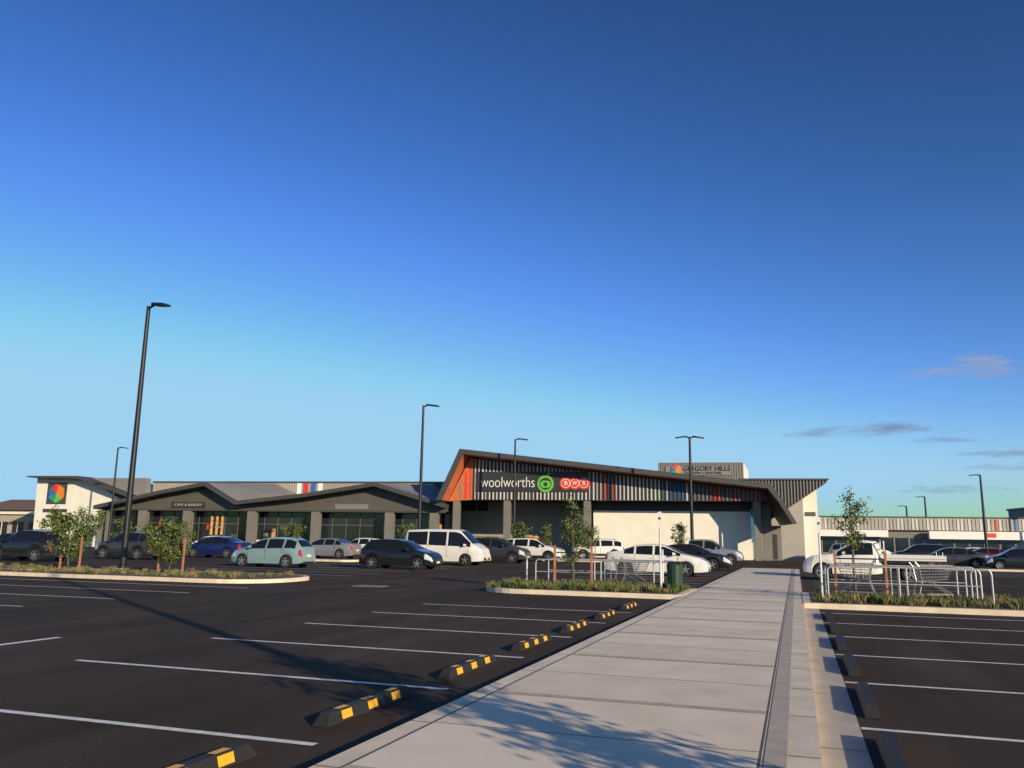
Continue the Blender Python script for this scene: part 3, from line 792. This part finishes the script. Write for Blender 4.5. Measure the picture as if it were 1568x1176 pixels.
# ------------------------------------------------------------------ light, sky
EL=math.radians(15.5); sd=Vector((.812,-.583,0)).normalized()
to_sun=Vector((sd.x*math.cos(EL),sd.y*math.cos(EL),math.sin(EL)))
sl=bpy.data.lights.new("sun",'SUN'); sl.energy=5.0; sl.angle=math.radians(.5); sl.color=(1,.84,.60)
so=bpy.data.objects.new("sun",sl); COL.objects.link(so); so.rotation_euler=to_sun.to_track_quat('Z','Y').to_euler()
w=bpy.data.worlds.new("World"); scene.world=w; w.use_nodes=True
nt=w.node_tree; n=nt.nodes; l=nt.links
bg=n["Background"]; outn=n["World Output"]
sky=n.new("ShaderNodeTexSky"); sky.sky_type='NISHITA'; sky.sun_disc=False; sky.sun_elevation=EL; sky.sun_rotation=math.atan2(sd.x,sd.y)
sky.altitude=50; sky.air_density=1.0; sky.dust_density=.5; sky.ozone_density=2.0
def M(op,a,b=None,c=None,clamp=False):
    m=n.new("ShaderNodeMath"); m.operation=op; m.use_clamp=clamp
    for i,v in enumerate((a,b,c)):
        if v is None: continue
        if isinstance(v,(int,float)): m.inputs[i].default_value=v
        else: l.new(v,m.inputs[i])
    return m.outputs[0]
# soft-limited colour grade of the physical sky (exposure curve per channel)
sp=n.new("ShaderNodeSeparateColor"); l.new(sky.outputs[0],sp.inputs[0]); cc=n.new("ShaderNodeCombineColor")
for i,(gg,tt,mx,k) in enumerate(((1.85,1.6,.44,.08),(1.7,1.5,.60,.08),(1.9,2.3,.60,.06))):
    q=M('SMOOTH_MIN',M('MULTIPLY',sp.outputs[i],.13),mx,k)
    l.new(M('MULTIPLY',M('POWER',q,gg),tt/.13),cc.inputs[i])
l.new(cc.outputs[0],bg.inputs[0]); bg.inputs[1].default_value=.13
tc=n.new("ShaderNodeTexCoord"); sx=n.new("ShaderNodeSeparateXYZ"); l.new(tc.outputs["Generated"],sx.inputs[0])
ym=M('MAXIMUM',sx.outputs[1],.05)
A=M('DIVIDE',sx.outputs[0],ym); E=M('DIVIDE',sx.outputs[2],ym)
cb=n.new("ShaderNodeCombineXYZ"); l.new(M('MULTIPLY',A,22),cb.inputs[0]); l.new(M('MULTIPLY',E,110),cb.inputs[1])
no=n.new("ShaderNodeTexNoise"); no.inputs["Scale"].default_value=1; no.inputs["Detail"].default_value=6; no.inputs["Roughness"].default_value=.6
l.new(cb.outputs[0],no.inputs["Vector"])
tot=None
for a0,e0,wa,we,st in ((.205,.194,.035,.014,.9),(.17,.190,.05,.006,.6),(.095,.127,.08,.0075,.95),(.02,.123,.035,.004,.7),(.235,.098,.06,.005,.9),(.16,.113,.03,.004,.6),(.17,.060,.06,.0045,.7),(.23,.083,.06,.004,.6)):
    da=M('DIVIDE',M('SUBTRACT',A,a0),wa); de=M('DIVIDE',M('SUBTRACT',E,e0),we)
    rr=M('ADD',M('MULTIPLY',da,da),M('MULTIPLY',de,de))
    q=M('SUBTRACT',1,rr)
    q=M('MULTIPLY',M('ADD',M('MAXIMUM',q,-1),M('MULTIPLY',M('SUBTRACT',no.outputs["Fac"],.49),5)),st*.6,clamp=True)
    fo=M('SUBTRACT',3.0,rr,clamp=True)
    q=M('MULTIPLY',q,fo)
    tot=q if tot is None else M('MAXIMUM',tot,q)
front=M('GREATER_THAN',sx.outputs[1],.1)
fac=M('MULTIPLY',M('MULTIPLY',tot,front),.85)
bgc=n.new("ShaderNodeBackground"); bgc.inputs[1].default_value=1
mixc=n.new("ShaderNodeMix"); mixc.data_type='RGBA'; l.new(M('MULTIPLY',M('SUBTRACT',E,.13),16,clamp=True),mixc.inputs[0])
mixc.inputs[6].default_value=(.19,.25,.38,1); mixc.inputs[7].default_value=(.36,.38,.48,1)
l.new(mixc.outputs[2],bgc.inputs[0])
ms=n.new("ShaderNodeMixShader"); l.new(fac,ms.inputs[0]); l.new(bg.outputs[0],ms.inputs[1]); l.new(bgc.outputs[0],ms.inputs[2]); l.new(ms.outputs[0],outn.inputs[0])

# ------------------------------------------------------------------ camera
cam=bpy.data.cameras.new("camera"); co=bpy.data.objects.new("camera",cam); COL.objects.link(co)
cam.sensor_width=36; cam.lens=36*1260/1568; cam.clip_end=6000; cam.clip_start=.05
co.matrix_world=Matrix.Translation((0,0,1.6))@Matrix.Rotation(math.radians(18.89),4,'Z')@Matrix.Rotation(math.radians(90+10.67),4,'X')@Matrix.Rotation(.015,4,'Z')
scene.camera=co
scene.view_settings.view_transform='Standard'; scene.view_settings.look='None'; scene.view_settings.exposure=0
